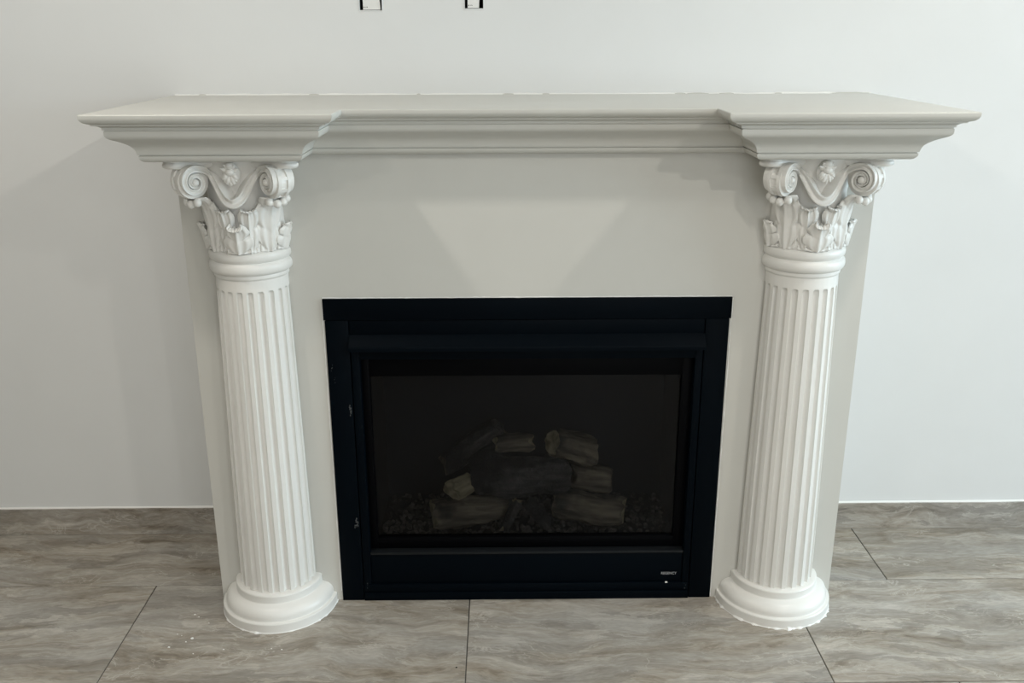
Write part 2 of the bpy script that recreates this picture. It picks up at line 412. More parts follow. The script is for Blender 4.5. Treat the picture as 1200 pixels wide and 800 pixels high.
crown = [(0.0185, 1.3440), (0.024, 1.3436), (0.029, 1.3420), (0.0325, 1.3398), (0.0345, 1.3385), (0.0345, 1.3338), (0.0385, 1.3332), (0.0390, 1.3312), (0.0368, 1.3302),
         (0.0368, 1.3230), (0.0378, 1.3188), (0.0405, 1.3152), (0.0450, 1.3122), (0.0520, 1.3088), (0.0610, 1.3045), (0.0690, 1.2998), (0.0760, 1.2945), (0.0810, 1.2890),
         (0.0842, 1.2830), (0.0860, 1.2765), (0.0865, 1.2738), (0.0905, 1.2732), (0.0908, 1.2712), (0.0878, 1.2704), (0.0880, 1.2660), (0.0900, 1.2620), (0.0940, 1.2582), (0.0990, 1.2560), (0.1060, 1.2549), (0.1180, 1.2546)]
moulding('crown_moulding', rel(crown), M['greige'], mantel)
# ragged caulk and paint line where the shelf meets the wall
random.seed(5)
V, F = [], []; n = 200
for i in range(n+1):
    x = -0.972+1.944*i/n
    h = 0.0035+0.0022*noise.noise(Vector((x*22, 1.3, 0)))+0.0012*noise.noise(Vector((x*70, 4.3, 0)))
    V += [(x, -0.0008, 1.3694-BT), (x, -0.004, 1.3694-BT), (x, -0.003, 1.3694-BT+h*0.6), (x, -0.0008, 1.3694-BT+h)]
link('caulk_bead', mesh('caulk_bead', V, grid_faces(n+1, 4, True), M['caulk'], 60), mantel)
for xa, xb in ((-0.905, -0.885), (-0.60, -0.572), (-0.06, -0.03), (0.42, 0.45), (0.455, 0.515), (0.545, 0.585), (0.70, 0.72), (0.86, 0.965), (0.05, 0.07), (-0.3, -0.29)):  # greige strips imitate the shadow in gaps of the caulk line
    V, F = [], []; n = 8
    for i in range(n+1):
        x = xa+(xb-xa)*i/n; h = 0.0030*sin(pi*(0.08+0.84*i/n))**0.5+0.0006*noise.noise(Vector((x*60, 0, 0)))
        V += [(x, -0.0046, 1.3696-BT), (x, -0.0046, 1.3696-BT+h), (x, -0.0008, 1.3696-BT+h), (x, -0.0008, 1.3696-BT)]
    link('gap_shade', mesh('gap_shade', V, grid_faces(n+1, 4, True), M['greige'], 60), mantel)

# ------------------------------------------------------------------ half columns
def half_lathe(name, prof, mat, seg=56, sharp=30):
    V = []
    for r, z in prof:
        for j in range(seg+1):
            a = -pi/2+pi*j/seg
            V.append((r*sin(a), -r*cos(a)-0.0004, z))
    F = grid_faces(len(prof), seg+1)
    return mesh(name, V, F, mat, sharp)

def arc(cx, cz, r, a0, a1, n, rz=None):
    rz = rz or r
    return [(cx+r*cos(rad(a0+(a1-a0)*i/n)), cz+rz*sin(rad(a0+(a1-a0)*i/n))) for i in range(n+1)]

base_prof = [(0.1575, 0.0), (0.158, 0.001), (0.158, 0.0250), (0.1565, 0.0272), (0.1505, 0.0282), (0.1490, 0.0300)] + \
    [(0.1490-0.0005*i*0.2, 0.030+0.004*i) for i in range(1, 3)] + [(0.1480, 0.0420), (0.1455, 0.0480), (0.1415, 0.0535), (0.1355, 0.0585), (0.1290, 0.0618), (0.1225, 0.0640), (0.1195, 0.0655),
     (0.1185, 0.0670), (0.1185, 0.0855), (0.1170, 0.0880), (0.1130, 0.0895), (0.1030, 0.0905), (0.095, 0.0905)]
neck_prof = [(0.0900, 0.9560), (0.0915, 0.9600), (0.0935, 0.9620), (0.0940, 0.9665), (0.0935, 0.9700), (0.0958, 0.9715)] + arc(0.0958, 0.9865, 0.0075, -80, 80, 10, 0.0140) + \
    [(0.0960, 1.0020)] + arc(0.0955, 1.0155, 0.0062, -75, 80, 9, 0.0120) + [(0.0930, 1.0295), (0.0880, 1.0300)]

def shaft_mesh():
    NF, step = 11, rad(180/11)
    centres = [rad(-90)+step*(k+0.0) for k in range(12)]       # fillets sit at +-8.2 deg offsets below
    cs = [(k+0.5)*step-pi/2+step*0.0 for k in range(11)]
    cs = [rad(8.18)+step*k for k in range(-6, 6)]
    hwa = step*0.31
    az = set([-pi/2, pi/2])
    for c in cs:
        for q in (-1, -0.96, -0.86, -0.68, -0.42, -0.14, 0.14, 0.42, 0.68, 0.86, 0.96, 1):
            a = c+q*hwa
            if abs(a) < pi/2: az.add(a)
    az = sorted(az)
    zt = 0.930
    zs = [0.088, 0.12, 0.2, 0.3, 0.4, 0.5, 0.6, 0.7, 0.8, 0.87, 0.905]+[zt-0.009+0.001*i for i in range(0, 12)]+[0.945, 0.958]
    V = []
    for z in zs:
        t = (z-0.088)/(0.958-0.088); R = 0.1045-0.0140*(t**1.25)
        hw = hwa*R
        for a in az:
            d = 0
            for c in cs:
                s = (a-c)*R
                if abs(s) < hw*1.001:
                    q = 1-(s/hw)**2
                    if z > zt-hw: q -= ((z-(zt-hw))/hw)**2
                    d = 0.0086*math.sqrt(max(0, q))
            V.append(((R-d)*sin(a), -(R-d)*cos(a)-0.0004, z))
    return mesh('shaft', V, grid_faces(len(zs), len(az)), M['column'], 24)

# -- capital pieces, in the column's local frame (axis at origin, wall behind at y = 0)
bell_prof = [(0.0930, 1.0290), (0.0925, 1.06), (0.0905, 1.10), (0.0890, 1.13), (0.0890, 1.16), (0.0915, 1.19), (0.0980, 1.215), (0.1080, 1.235), (0.1080, 1.2530)]

def abacus_mesh():
    P = []
    n = 14
    def side(p0, p1, sag):
        q = []
        dx, dy = p1[0]-p0[0], p1[1]-p0[1]
        L = math.hypot(dx, dy); nx, ny = -dy/L, dx/L
        for i in range(n+1):
            t = i/n; s = sag*4*t*(1-t); q.append((p0[0]+dx*t+nx*s, p0[1]+dy*t+ny*s))
        return q
    # left side (half concave), chamfer, front, chamfer, right side
    full = side((-0.122, -0.100), (-0.122, 0.100), -0.026)
    left = [p for p in reversed(full) if p[1] <= 0.0]
    P += [(x, min(y, -0.0004)) for x, y in left]
    corner = [(-0.138, -0.094), (-0.152, -0.098), (-0.1585, -0.108), (-0.155, -0.120), (-0.143, -0.129), (-0.128, -0.131), (-0.114, -0.125)]
    P += corner
    P += side((-0.104, -0.116), (0.104, -0.116), 0.022)
    P += [(-x, y) for x, y in reversed(corner)]
    P += [(-x, min(y, -0.0004)) for x, y in reversed(left)]
    prof = [(0.90, 1.2345), (0.955, 1.2350), (0.985, 1.2372), (1.0, 1.2415), (0.998, 1.2460), (0.985, 1.2490), (0.972, 1.2500), (0.972, 1.2540)]
    V = []
    for s, z in prof: V += [(x*s, y*s if y < -0.001 else y, z) for x, y in P]
    F = grid_faces(len(prof), len(P))
    k = len(P)
    F += [tuple(range(k)), tuple((len(prof)-1)*k+j for j in range(k))]
    return mesh('abacus', V, F, M['column'], 40)

# plan curve of one front scroll: from the middle of the face out along the diagonal
D45 = Vector((cos(rad(-45)), sin(rad(-45))))
VC = Vector((0.085, -0.117))              # centre of the scroll face
PE = VC-D45*0.034                          # where the straight diagonal part starts
def bez(p0, p1, p2, p3, t):
    s = 1-t
    return p0*(s**3)+p1*(3*s*s*t)+p2*(3*s*t*t)+p3*(t**3)
plan_pts = []
_p0, _p1, _p2, _p3 = Vector((0, -0.119)), Vector((0.026, -0.119)), PE-D45*0.014, PE
for i in range(41): plan_pts.append(bez(_p0, _p1, _p2, _p3, i/40))
plan_len = [0.0]
for i in range(1, 41): plan_len.append(plan_len[-1]+(plan_pts[i]-plan_pts[i-1]).length)
ULEN = plan_len[-1]; UC = ULEN+0.034
def plan(u):
    if u >= ULEN:
        p = PE+D45*(u-ULEN); t = D45
    elif u <= 0:
        p = Vector((u, -0.119)); t = Vector((1, 0))
    else:
        for i in range(1, 41):
            if plan_len[i] >= u:
                f = (u-plan_len[i-1])/(plan_len[i]-plan_len[i-1])
                p = plan_pts[i-1].lerp(plan_pts[i], f); t = (plan_pts[i]-plan_pts[i-1]).normalized(); break
    return p, Vector((t.y, -t.x))          # position, outward normal (towards the front)
ZC = 1.2035
def scroll_path():
    pts = []
    turns = 1.62
    n = 70
    sp = []
    for i in range(n+1):
        t = i/n; th = 2*pi*turns*t
        r = 0.0325*(0.0098/0.0325)**t
        sp.append((UC+r*sin(th), ZC+r*cos(th), 0.0170*(0.0075/0.0170)**t))
    top = sp[0]
    st = []
    a, b_, c, d = Vector((-0.001, 1.1540)), Vector((0.036, 1.1540)), Vector((0.038, 1.2330)), Vector((top[0], top[1]))
    for i in range(28):
        p = bez(a, b_, c, d, i/28); st.append((p.x, p.y, 0.0245-0.0075*i/28))
    return st+sp
def scroll_vf():
    pts = scroll_path(); V = []; ns = 0
    L = len(pts)
    for i, (u, z, w) in enumerate(pts):
        p = pts[max(0, i-1)]; q = pts[min(L-1, i+1)]
        tu, tz = q[0]-p[0], q[1]-p[1]; l = math.hypot(tu, tz); tu, tz = tu/l, tz/l
        mu, mz = -tz, tu
        lift = 0.0
        sec = [(-0.5, -0.015), (-0.5, 0.0035), (-0.42, 0.0062), (-0.30, 0.0060), (-0.20, 0.0030), (0.0, 0.0008), (0.20, 0.0030), (0.30, 0.0060), (0.42, 0.0062), (0.5, 0.0035), (0.5, -0.015)]
        ns = len(sec)
        for s, h in sec:
            uu = u+mu*s*w; zz = z+mz*s*w
            if i < 28: h2 = h if h > -0.01 else -0.030
            else: h2 = h
            pp, nn = plan(uu)
            V.append((pp.x+nn.x*(h2+lift), pp.y+nn.y*(h2+lift), zz))
    F = grid_faces(L, ns)
    # end cap at the eye
    F.append(tuple((L-1)*ns+j for j in range(ns)))
    return V, F
def sphere_vf(c, r, n=12, m=8, sc=(1, 1, 1)):
    V, F = [], []
    for i in range(m+1):
        ph = pi*i/m
        for j in range(n):
            th = 2*pi*j/n
            V.append((c[0]+r*sc[0]*sin(ph)*cos(th), c[1]+r*sc[1]*sin(ph)*sin(th), c[2]+r*sc[2]*cos(ph)))
    F = grid_faces(m+1, n, True)
    return V, F
def volute_mesh(side):
    V, F = [], []
    def add(v, f):
        k = len(V); V.extend(v); F.extend([tuple(i+k for i in q) for q in f])
    v, f = scroll_vf(); add(v, f)
    # mirrored across the diagonal: scroll of the return face, its stem dying into the bell
    ns = 11; cut = 15*ns
    v2 = [(-y, min(-x, -0.0004), z) for x, y, z in v[cut:]]
    add(v2, [tuple(i-cut for i in q) for q in f if min(q) >= cut])
    # waist drum between the two scroll faces
    nrm = Vector((D45.y, -D45.x))                           # front normal of the scroll face
    n = 36
    hs = [(-0.004, 0.030), (-0.006, 0.0385), (-0.014, 0.0395), (-0.0155, 0.0355), (-0.0225, 0.0345), (-0.0295, 0.0355), (-0.031, 0.0395), (-0.039, 0.0385), (-0.041, 0.030)]
    dv = []
    for h, r in hs:
        for j in range(n):
            th = 2*pi*j/n; p = VC+D45*(r*cos(th))+nrm*h
            dv.append((p.x, p.y, ZC+r*sin(th)))
    df = grid_faces(len(hs), n, True)+[tuple(range(n)), tuple((len(hs)-1)*n+j for j in range(n))]
    add(dv, df)
    # cross ribs on the drum
    for th in (60, 15, -30, -75):
        bv = []
        for dth in (-6, 6):
            for r in (0.033, 0.0388):
                for h in (-0.0145, -0.0305):
                    t2 = rad(th+dth); c2 = VC+D45*(r*cos(t2))+nrm*h; bv.append((c2.x, c2.y, ZC+r*sin(t2)))
        add(bv, [(0, 1, 3, 2), (4, 6, 7, 5), (0, 4, 5, 1), (2, 3, 7, 6), (0, 2, 6, 4), (1, 5, 7, 3)])
    # eyes
    for h in (0.0035, -0.0485):
        c2 = VC+nrm*h
        v, f = sphere_vf((c2.x, c2.y, ZC), 0.0088, 14, 8); add(v, f)
    if side < 0: V = [(-x, y, z) for x, y, z in V]
    return mesh('volute', V, F, M['column'], 42)

def leaf_mesh(name, az0, cl, w, wprof, lobes=4, rel=0.004, vein=0.35, nx=28, nt=46, skew=0.0):
    """cl: centre line [(radius, z)], wprof: widths at equal steps, az0 in degrees"""
    def samp(lst, t):
        t = max(0, min(0.9999, t))*(len(lst)-1); i = int(t); f = t-i
        f2 = f*f*(3-2*f) if not isinstance(lst[0], tuple) else f
        if isinstance(lst[0], tuple): return tuple(lst[i][k]*(1-f)+lst[i+1][k]*f for k in range(2))
        return lst[i]*(1-f2)+lst[i+1]*f2
    # Catmull-Rom resample of centre line
    def cr(t):
        k = len(cl)-1; t = max(0, min(0.99999, t))*k; i = int(t); f = t-i
        p = [Vector(cl[max(0, min(k, i+j))]) for j in (-1, 0, 1, 2)]
        return 0.5*((2*p[1])+(p[2]-p[0])*f+(2*p[0]-5*p[1]+4*p[2]-p[3])*f*f+(3*p[1]-p[0]-3*p[2]+p[3])*f**3)
    V = []
    for i in range(nt+1):
        t = i/nt
        c = cr(t); c2 = cr(min(1, t+0.01)); c1 = cr(max(0, t-0.01)); tg = (c2-c1).normalized()
        nrm = Vector((tg.y, -tg.x))                     # outward in (r, z)
        for j in range(nx+1):
            x = -1+2*j/nx; ax = abs(x)
            ph = lobes*(t*0.97-0.10*(ax**1.3))
            lob = abs(sin(pi*ph))**0.55
            W = w*samp(wprof, t)*(0.66+0.34*lob)
            lat = W*x+skew*t*t
            # relief: midrib, veins fanning to the lobes, valleys between the lobes, edges rolled back
            d = 1.25*rel*math.exp(-(x/0.13)**2)+0.75*rel*(lob-0.6)*min(1, ax*1.6)
            d += vein*rel*cos(2*pi*(ax*2.2-t*0.9))*min(1, 2*ax)
            d -= 1.2*rel*ax**4
            dip = max(0, 0.35-lob)/0.35
            d -= 1.7*rel*dip*min(1, max(0, ax-0.35)*2.4)
            rr = c.x+nrm.x*d; zz = c.y+nrm.y*d+0.16*W*ax*ax*(0.6 if t < 0.85 else 0.0)
            a = rad(az0)+lat/max(0.08, min(rr, 0.11))
            # leaf tips fold forward around the centre line instead of spreading along the bell
            V.append((rr*sin(a), min(-rr*cos(a), -0.0005), zz))
    F = grid_faces(nt+1, nx+1)
    me = mesh(name, V, F, M['column'], 70, fix=False)
    return me

def bead_mesh():
    v, f = sphere_vf((0, 0, 0), 0.0100, 16, 10, (1, 1, 1.05)); return mesh('bead', v, f, M['column'], 80)

def flower_mesh():
    V, F = [], []
    def add(v, f):
        k = len(V); V.extend(v); F.extend([tuple(i+k for i in q) for q in f])
    cy = -0.112
    # hanging fan of petals
    for k in range(-3, 4):
        ang = rad(k*17); L = 0.030-0.0022*abs(k)
        pts = []
        for i in range(9):
            t = i/8
            cx = sin(ang)*L*t; cz = 1.226-cos(ang)*L*t; py_ = cy-0.006*sin(pi*t*0.9)-0.004*t
            hw = 0.0052*(0.45+0.9*sin(pi*min(1, 0.15+0.8*t)))
            for j in range(7):
                s = -1+j/3
                pts.append((cx+cos(ang)*hw*s, py_-0.0035*(1-s*s)-(0.001 if k % 2 else 0), cz+sin(ang)*hw*s))
        add(pts, grid_faces(9, 7))
    # upper spreading pair of leaves and bud
    for sgn in (-1, 1):
        for tilt, ln in ((28, 0.026), (58, 0.024)):
            ang = rad(tilt)*sgn; pts = []
            for i in range(8):
                t = i/7; cx = sin(ang)*ln*t; cz = 1.226+cos(ang)*ln*t*0.85; hw = 0.0062*sin(pi*min(1, 0.2+0.75*t))
                for j in range(5):
                    s = -1+j/2
                    pts.append((cx+cos(ang)*hw*s, cy-0.004-0.006*t-0.003*(1-s*s), cz-sin(ang)*hw*s))
            add(pts, grid_faces(8, 5))
    v, f = sphere_vf((0, cy-0.010, 1.2275), 0.0095, 16, 10, (1.15, 0.8, 0.9)); add(v, f)
    v, f = sphere_vf((0, cy-0.006, 1.2425), 0.0095, 16, 10, (1.3, 0.8, 0.9)); add(v, f)
    v, f = sphere_vf((0, cy+0.006, 1.222), 0.020, 18, 12, (1.1, 0.55, 1.35)); add(v, f)
    return mesh('flower', V, F, M['column'], 50)

LEAVES = [
    # name, azimuth, centre line, half width, width profile, lobes, vein strength
    ('corner_leaf', 46, [(0.096, 1.028), (0.099, 1.050), (0.101, 1.075), (0.103, 1.100), (0.107, 1.124), (0.115, 1.145), (0.128, 1.157), (0.139, 1.156), (0.143, 1.147)], 0.042, [0.66, 0.80, 0.92, 1.0, 0.98, 0.90, 0.78, 0.60, 0.36], 4, 0.38),
    ('corner_leaf', -46, None, 0.042, None, 4, 0.38),
    ('inner_leaf', 16, [(0.097, 1.028), (0.0995, 1.055), (0.102, 1.080), (0.105, 1.102), (0.109, 1.121), (0.115, 1.132), (0.121, 1.131)], 0.026, [0.80, 0.88, 0.98, 1.0, 0.96, 0.84, 0.5], 3, 0.28),
    ('inner_leaf', -16, None, 0.026, None, 3, 0.28),
    ('front_leaf', 0, [(0.103, 1.028), (0.107, 1.044), (0.110, 1.060), (0.113, 1.076), (0.119, 1.090), (0.126, 1.094), (0.131, 1.087)], 0.038, [0.95, 1.0, 1.0, 0.88, 0.66, 0.48, 0.30], 3, 0.22),
    ('side_leaf', 74, [(0.101, 1.028), (0.104, 1.045), (0.107, 1.060), (0.110, 1.074), (0.114, 1.086), (0.118, 1.094)], 0.036, [0.90, 1.0, 1.0, 0.80, 0.50, 0.16], 3, 0.22),
    ('side_leaf', -74, None, 0.036, None, 3, 0.22),
]
cap_cache = {}
def capital(parent):
    if not cap_cache:
        cap_cache['bell'] = half_lathe('capital', bell_prof, M['column'])
        cap_cache['abacus'] = abacus_mesh()
        cap_cache['v1'] = volute_mesh(1); cap_cache['v-1'] = volute_mesh(-1)
        lst = []; prev = None
        for nm, az, cl, w, wp, lb, vn in LEAVES:
            if cl is None: cl, wp = prev
            prev = (cl, wp); lst.append((nm, leaf_mesh(nm, az, cl, w, wp, lb, vein=vn)))
        cap_cache['leaves'] = lst
        cap_cache['bead'] = bead_mesh(); cap_cache['flower'] = flower_mesh()
    c = link('capital', cap_cache['bell'], parent)
    link('abacus', cap_cache['abacus'], c)
    link('volute', cap_cache['v1'], c); link('volute', cap_cache['v-1'], c)
    for nm, me in cap_cache['leaves']:
        o = link(nm, me, c); md = o.modifiers.new('thickness', 'SOLIDIFY'); md.thickness = 0.0038; md.offset = -1
    for sgn in (-1, 1):
        dg = Vector((sgn*0.7071, -0.7071)); pr = Vector((0.7071*sgn, 0.7071))
        for k, (a, dd, z) in enumerate(((-0.020, 0.139, 1.1560), (-0.003, 0.147, 1.1510), (0.014, 0.146, 1.1545), (0.028, 0.138, 1.1600))):
            p = dg*dd+pr*a
            link('bead', cap_cache['bead'], c, (p.x, p.y, z))
    link('flower', cap_cache['flower'], c)
    return c
shaft_me = shaft_mesh(); base_me = half_lathe('base', base_prof, M['column'], 64, 26); neck_me = half_lathe('neck_rings', neck_prof, M['column'], 56, 32)
def column(x, seed, ragged, label):
    t = empty('half_column', (x, BY, 0)); tag(t, label, 'column', 'fluted columns beside the fireplace')
    link('base', base_me, t); link('shaft', shaft_me, t); link('neck_rings', neck_me, t)
    capital(t)
    V = []; n = 150
    for i in range(n+1):
        a = -pi/2+pi*i/n
        e = 0.0015+max(0, 0.0035*ragged*(noise.noise(Vector((a*7+seed, seed, 0)))+0.5*noise.noise(Vector((a*26, seed, 3)))))
        h = 0.0012+0.6*e
        for r, z in ((0.1570, 0.0002), (0.158+e, 0.0002), (0.158+e*0.6, h*0.7), (0.1575, h)):
            V.append((r*sin(a), -r*cos(a)-0.0004, z))
    link('caulk_edge', mesh('caulk_edge', V, grid_faces(n+1, 4, True), M['caulk'], 60), t)
    return t
AX = 0.697
column(-AX, 1.7, 1.8, 'white fluted half column with scrolled leafy capital, on the side of the white-speckled floor tile')
column(AX, 8.2, 3.0, 'white fluted half column with scrolled leafy capital, next to the frame corner bearing small lettering')

# ------------------------------------------------------------------ gas fireplace insert
fp = empty('gas_fireplace', (0, BY, 0))
tag(fp, 'black steel gas fireplace insert with glass front and hooded frame', 'fireplace')
def part(name, b, mat='black', bevel=0.0012, parent=None):
    o = bx(name, (b[0], b[1], b[2]-BY, b[3]-BY, b[4], b[5]), M[mat], parent or fp, bevel)
    return o
YF = BY-0.006
part('top_bar', (-0.5255, 0.5255, YF, BY+0.03, 0.832, 0.8885))
part('side_bar', (-0.5225, -0.4625, YF+0.0005, BY+0.03, 0.0012, 0.831))
part('side_bar', (0.4605, 0.5215, YF+0.0005, BY+0.03, 0.0012, 0.831))
part('header_panel', (-0.4610, 0.4590, YF+0.003, BY+0.03, 0.792, 0.8305))
# hood: sloping upper face, short front lip
hp = [(0.004, 0.792), (-0.022, 0.7665), (-0.0235, 0.762), (-0.0235, 0.7535), (-0.019, 0.7525), (-0.019, 0.758), (0.010, 0.762), (0.010, 0.792)]
V = [(x, YF+y-BY, z) for x in (-0.4615, 0.4605) for y, z in hp]; k = len(hp)
F = [tuple(range(k)), tuple(range(2*k-1, k-1, -1))]+[(i, (i+1) % k, (i+1) % k+k, i+k) for i in range(k)]
link('hood', mesh('hood', V, F, M['black'], smooth=False), fp)
# inner frame around the recessed opening
FI = YF+0.002
boxl = [(-0.4600, -0.4390, FI, BY+0.04, 0.0520, 0.7620), (0.4390, 0.4585, FI, BY+0.04, 0.0520, 0.7620), (-0.4390, 0.4390, FI, BY+0.04, 0.7240, 0.7620)]
link('inner_frame', boxes('inner_frame', [(a, b, c-BY, d-BY, e, f) for a, b, c, d, e, f in boxl], M['black'], 0.0015), fp)
GY = BY+0.0236      # plane of the glass bezel
bz = [(-0.4388, -0.4185, GY-0.004, GY+0.02, 0.1530, 0.7238), (0.4115, 0.4388, GY-0.004, GY+0.02, 0.1530, 0.7238), (-0.4185, 0.4115, GY-0.004, GY+0.02, 0.6690, 0.7238), (-0.4185, 0.4115, GY-0.004, GY+0.02, 0.1530, 0.1855)]
link('glass_bezel', boxes('glass_bezel', [(a, b, c-BY, d-BY, e, f) for a, b, c, d, e, f in bz], M['black_gloss'], 0.001), fp)
part('bezel_lip', (-0.4180, 0.4110, GY-0.007, GY-0.0035, 0.170, 0.1735), 'black_gloss', 0.0006)
part('glass_pane', (-0.4200, 0.4130, GY+0.006, GY+0.010, 0.1845, 0.6700), 'glass', 0)
part('sill_ledge', (-0.4380, 0.4380, FI-0.001, GY+0.015, 0.1460, 0.1525), 'sill_lit', 0.001)
lp = part('lower_panel', (-0.4380, 0.4380, FI+0.004, BY+0.03, 0.0520, 0.1455))
part('bottom_rail', (-0.4610, 0.4590, FI-0.004, BY+0.03, 0.0010, 0.0255))
part('bottom_trim', (-0.4605, 0.4585, FI-0.001, BY+0.03, 0.0270, 0.0510))
# firebox behind the glass (five sides)
x0, x1, ya, yb, z0, z1 = -0.425, 0.425, GY+0.021, -0.045, 0.150, 0.700
FB = [(x0-0.01, x0, ya, yb, z0, z1), (x1, x1+0.01, ya, yb, z0, z1), (x0-0.01, x1+0.01, yb, yb+0.01, z0, z1), (x0-0.01, x1+0.01, ya, yb+0.01, z1, z1+0.01), (x0-0.01, x1+0.01, ya, yb+0.01, z0-0.01, z0)]
link('firebox', boxes('firebox', [(a, b, c-BY, d-BY, e, f) for a, b, c, d, e, f in FB], M['firebox']), fp)
# brand lettering on the lower panel
fc = bpy.data.curves.new('brand_lettering', 'FONT'); fc.body = 'REGENCY'; fc.size = 0.0112; fc.extrude = 0.0002; fc.space_character = 1.05
to = bpy.data.objects.new('tmp_text', fc); COL.objects.link(to)
bpy.context.view_layer.update()
tm = bpy.data.meshes.new_from_object(to.evaluated_get(bpy.context.evaluated_depsgraph_get())); bpy.data.objects.remove(to)
tm.name = 'brand_lettering'
xs = [v.co.x for v in tm.vertices]; wid = max(xs)-min(xs); mn = min(xs)
for v in tm.vertices:
    x, y, z = v.co; v.co = (0.3805+(x-mn)*0.043/wid, FI+0.0038-0.0003-z-BY, 0.0740+y)
tm.materials.clear(); tm.materials.append(M['letter'])
o = link('brand_lettering', tm, lp); o['label'] = 'small silver brand lettering'
part('white_sticker', (0.392, 0.3985, FI-0.0012, FI+0.002, 0.0495, 0.0522), 'caulk', 0)
# ragged white paint line around the outer frame
def paint_line(p0, p1, nrm, seed):
    V = []; n = max(20, int((Vector(p1)-Vector(p0)).length/0.006))
    for i in range(n+1):
        t = i/n; x = p0[0]+(p1[0]-p0[0])*t; z = p0[1]+(p1[1]-p0[1])*t
        w = 0.0028+0.0016*noise.noise(Vector((t*n*0.13, seed, 0)))+0.0010*noise.noise(Vector((t*n*0.5, seed, 5)))
        inn = -0.0008+0.0016*max(0, noise.noise(Vector((t*n*0.21, seed, 9)))) 
        a = (x-nrm[0]*inn, z-nrm[1]*inn); b_ = (x+nrm[0]*w, z+nrm[1]*w)
        V += [(a[0], 0.0, a[1]), (a[0], -0.0012-0.006*(inn > 0.0003), a[1]), (b_[0], -0.0010, b_[1]), (b_[0], 0.0, b_[1])]
    return link('paint_line', mesh('paint_line', V, grid_faces(n+1, 4, True), M['caulk'], 60), fp)
paint_line((-0.5262, 0.8888), (0.5262, 0.8888), (0, 1), 1.1)
paint_line((-0.5232, 0.03), (-0.5258, 0.886), (-1, 0), 2.2)
paint_line((0.5222, 0.002), (0.5258, 0.886), (1, 0), 3.3)
# scuffs where the black paint has been rubbed off the side bar
random.seed(21)
for (cx, cz, n_, sz) in ((-0.4705, 0.578, 8, 0.003), (-0.4690, 0.592, 6, 0.0025), (-0.4700, 0.255, 10, 0.0032), (-0.4740, 0.240, 7, 0.003), (-0.512, 0.700, 4, 0.002), (-0.4520, 0.052, 3, 0.002), (-0.505, 0.67, 3, 0.002), (0.447, 0.046, 3, 0.002)):
    V, F = [], []
    for _ in range(n_):
        x, z = cx+random.gauss(0, 0.002), cz+random.gauss(0, 0.007); r = sz*random.uniform(0.4, 1.0); k = len(V)
        V += [(x+r*cos(a)*random.uniform(0.5, 1)*0.7, YF-0.0003-BY, z+r*1.4*sin(a)*random.uniform(0.5, 1)) for a in (0, 1.05, 2.1, 3.14, 4.2, 5.2)]
        F.append(tuple(range(k, k+6)))
    link('scuff_mark', mesh('scuff_mark', V, F, M['scuff'], smooth=False), fp)

# ------------------------------------------------------------------ ceramic logs and embers in the firebox
def log(p0, p1, ra, rb, mat, label, seed, ridge=0.05, flat=1.0, endmat='cut'):
    p0, p1 = Vector(p0), Vector(p1); ax = (p1-p0); L = ax.length; mid = (p0+p1)/2
    n, k = 26, 22; V = []; F = []
    for i in range(k+1):
        t = i/k; x = -L/2+L*t; r = ra+(rb-ra)*t
        bend = 0.10*r*sin(pi*t*1.3+seed)
        for j in range(n):
            a = 2*pi*j/n
            q = Vector((x*9, cos(a)*1.3, sin(a)*1.3+seed*3.7))
            f = 1+0.30*noise.noise(q*0.8)+0.12*noise.noise(q*2.1)+ridge*noise.noise(Vector((x*16, a*4.2, seed)))+0.5*ridge*noise.noise(Vector((x*55, a*9, seed)))
            ex = 0.020*noise.noise(Vector((cos(a)*1.3, sin(a)*1.3, seed+t*9))) if i in (0, k) else 0.010*noise.noise(Vector((cos(a)*1.3, sin(a)*1.3, seed+round(t)*9)))*abs(2*t-1)
            edge = 0.86 if i in (0, k) else (0.97 if i in (1, k-1) else 1)
            V.append((x+ex, r*f*edge*cos(a)+bend, r*f*edge*sin(a)*flat))
    F = [tuple(q) for q in grid_faces(k+1, n, True)]
    c0 = len(V); V += [(-L/2-0.002, 0, 0), (L/2+0.002, 0, 0)]
    ends = [(c0, (j+1) % n, j) for j in range(n)]+[(c0+1, k*n+j, k*n+(j+1) % n) for j in range(n)]
    me = bpy.data.meshes.new('ceramic_log'); me.from_pydata(V, [], F+ends)
    me.materials.append(M[mat]); me.materials.append(M[endmat])
    for i, p in enumerate(me.polygons): p.material_index = 1 if i >= len(F) else 0; p.use_smooth = True
    me.set_sharp_from_angle(angle=rad(50))
    o = link('ceramic_log', me); q = ax.to_track_quat('X', 'Z'); o.rotation_mode = 'QUATERNION'; o.rotation_quaternion = q; o.location = mid
    tag(o, label, 'log', 'ceramic logs in the firebox')
    return o
log((-0.266, -0.304, 0.226), (-0.060, -0.240, 0.214), 0.044, 0.036, 'bark', 'pale-ended low log lying on the embers below the round-ended log', 1.1, 0.14)
log((-0.214, -0.300, 0.297), (-0.158, -0.248, 0.302), 0.029, 0.031, 'cut', 'short pale stub log wedged above the pale-ended low log', 2.3, 0.14)
log((-0.155, -0.242, 0.322), (0.125, -0.230, 0.314), 0.053, 0.056, 'char', 'long thick charred log across the middle of the pile', 3.1, 0.30, 1.0, 'char')
log((-0.238, -0.215, 0.338), (-0.070, -0.115, 0.408), 0.034, 0.040, 'char', 'round-ended log rising to the back behind the thick charred log', 4.7, 0.14, 1.0, 'bark')
log((-0.085, -0.225, 0.404), (0.016, -0.222, 0.412), 0.024, 0.028, 'bark', 'small brown log on the very top of the pile', 5.9, 0.14)
log((0.078, -0.245, 0.418), (0.180, -0.180, 0.362), 0.040, 0.058, 'bark', 'chunky split block leaning on the end of the charred log', 6.4, 0.18, 0.85)
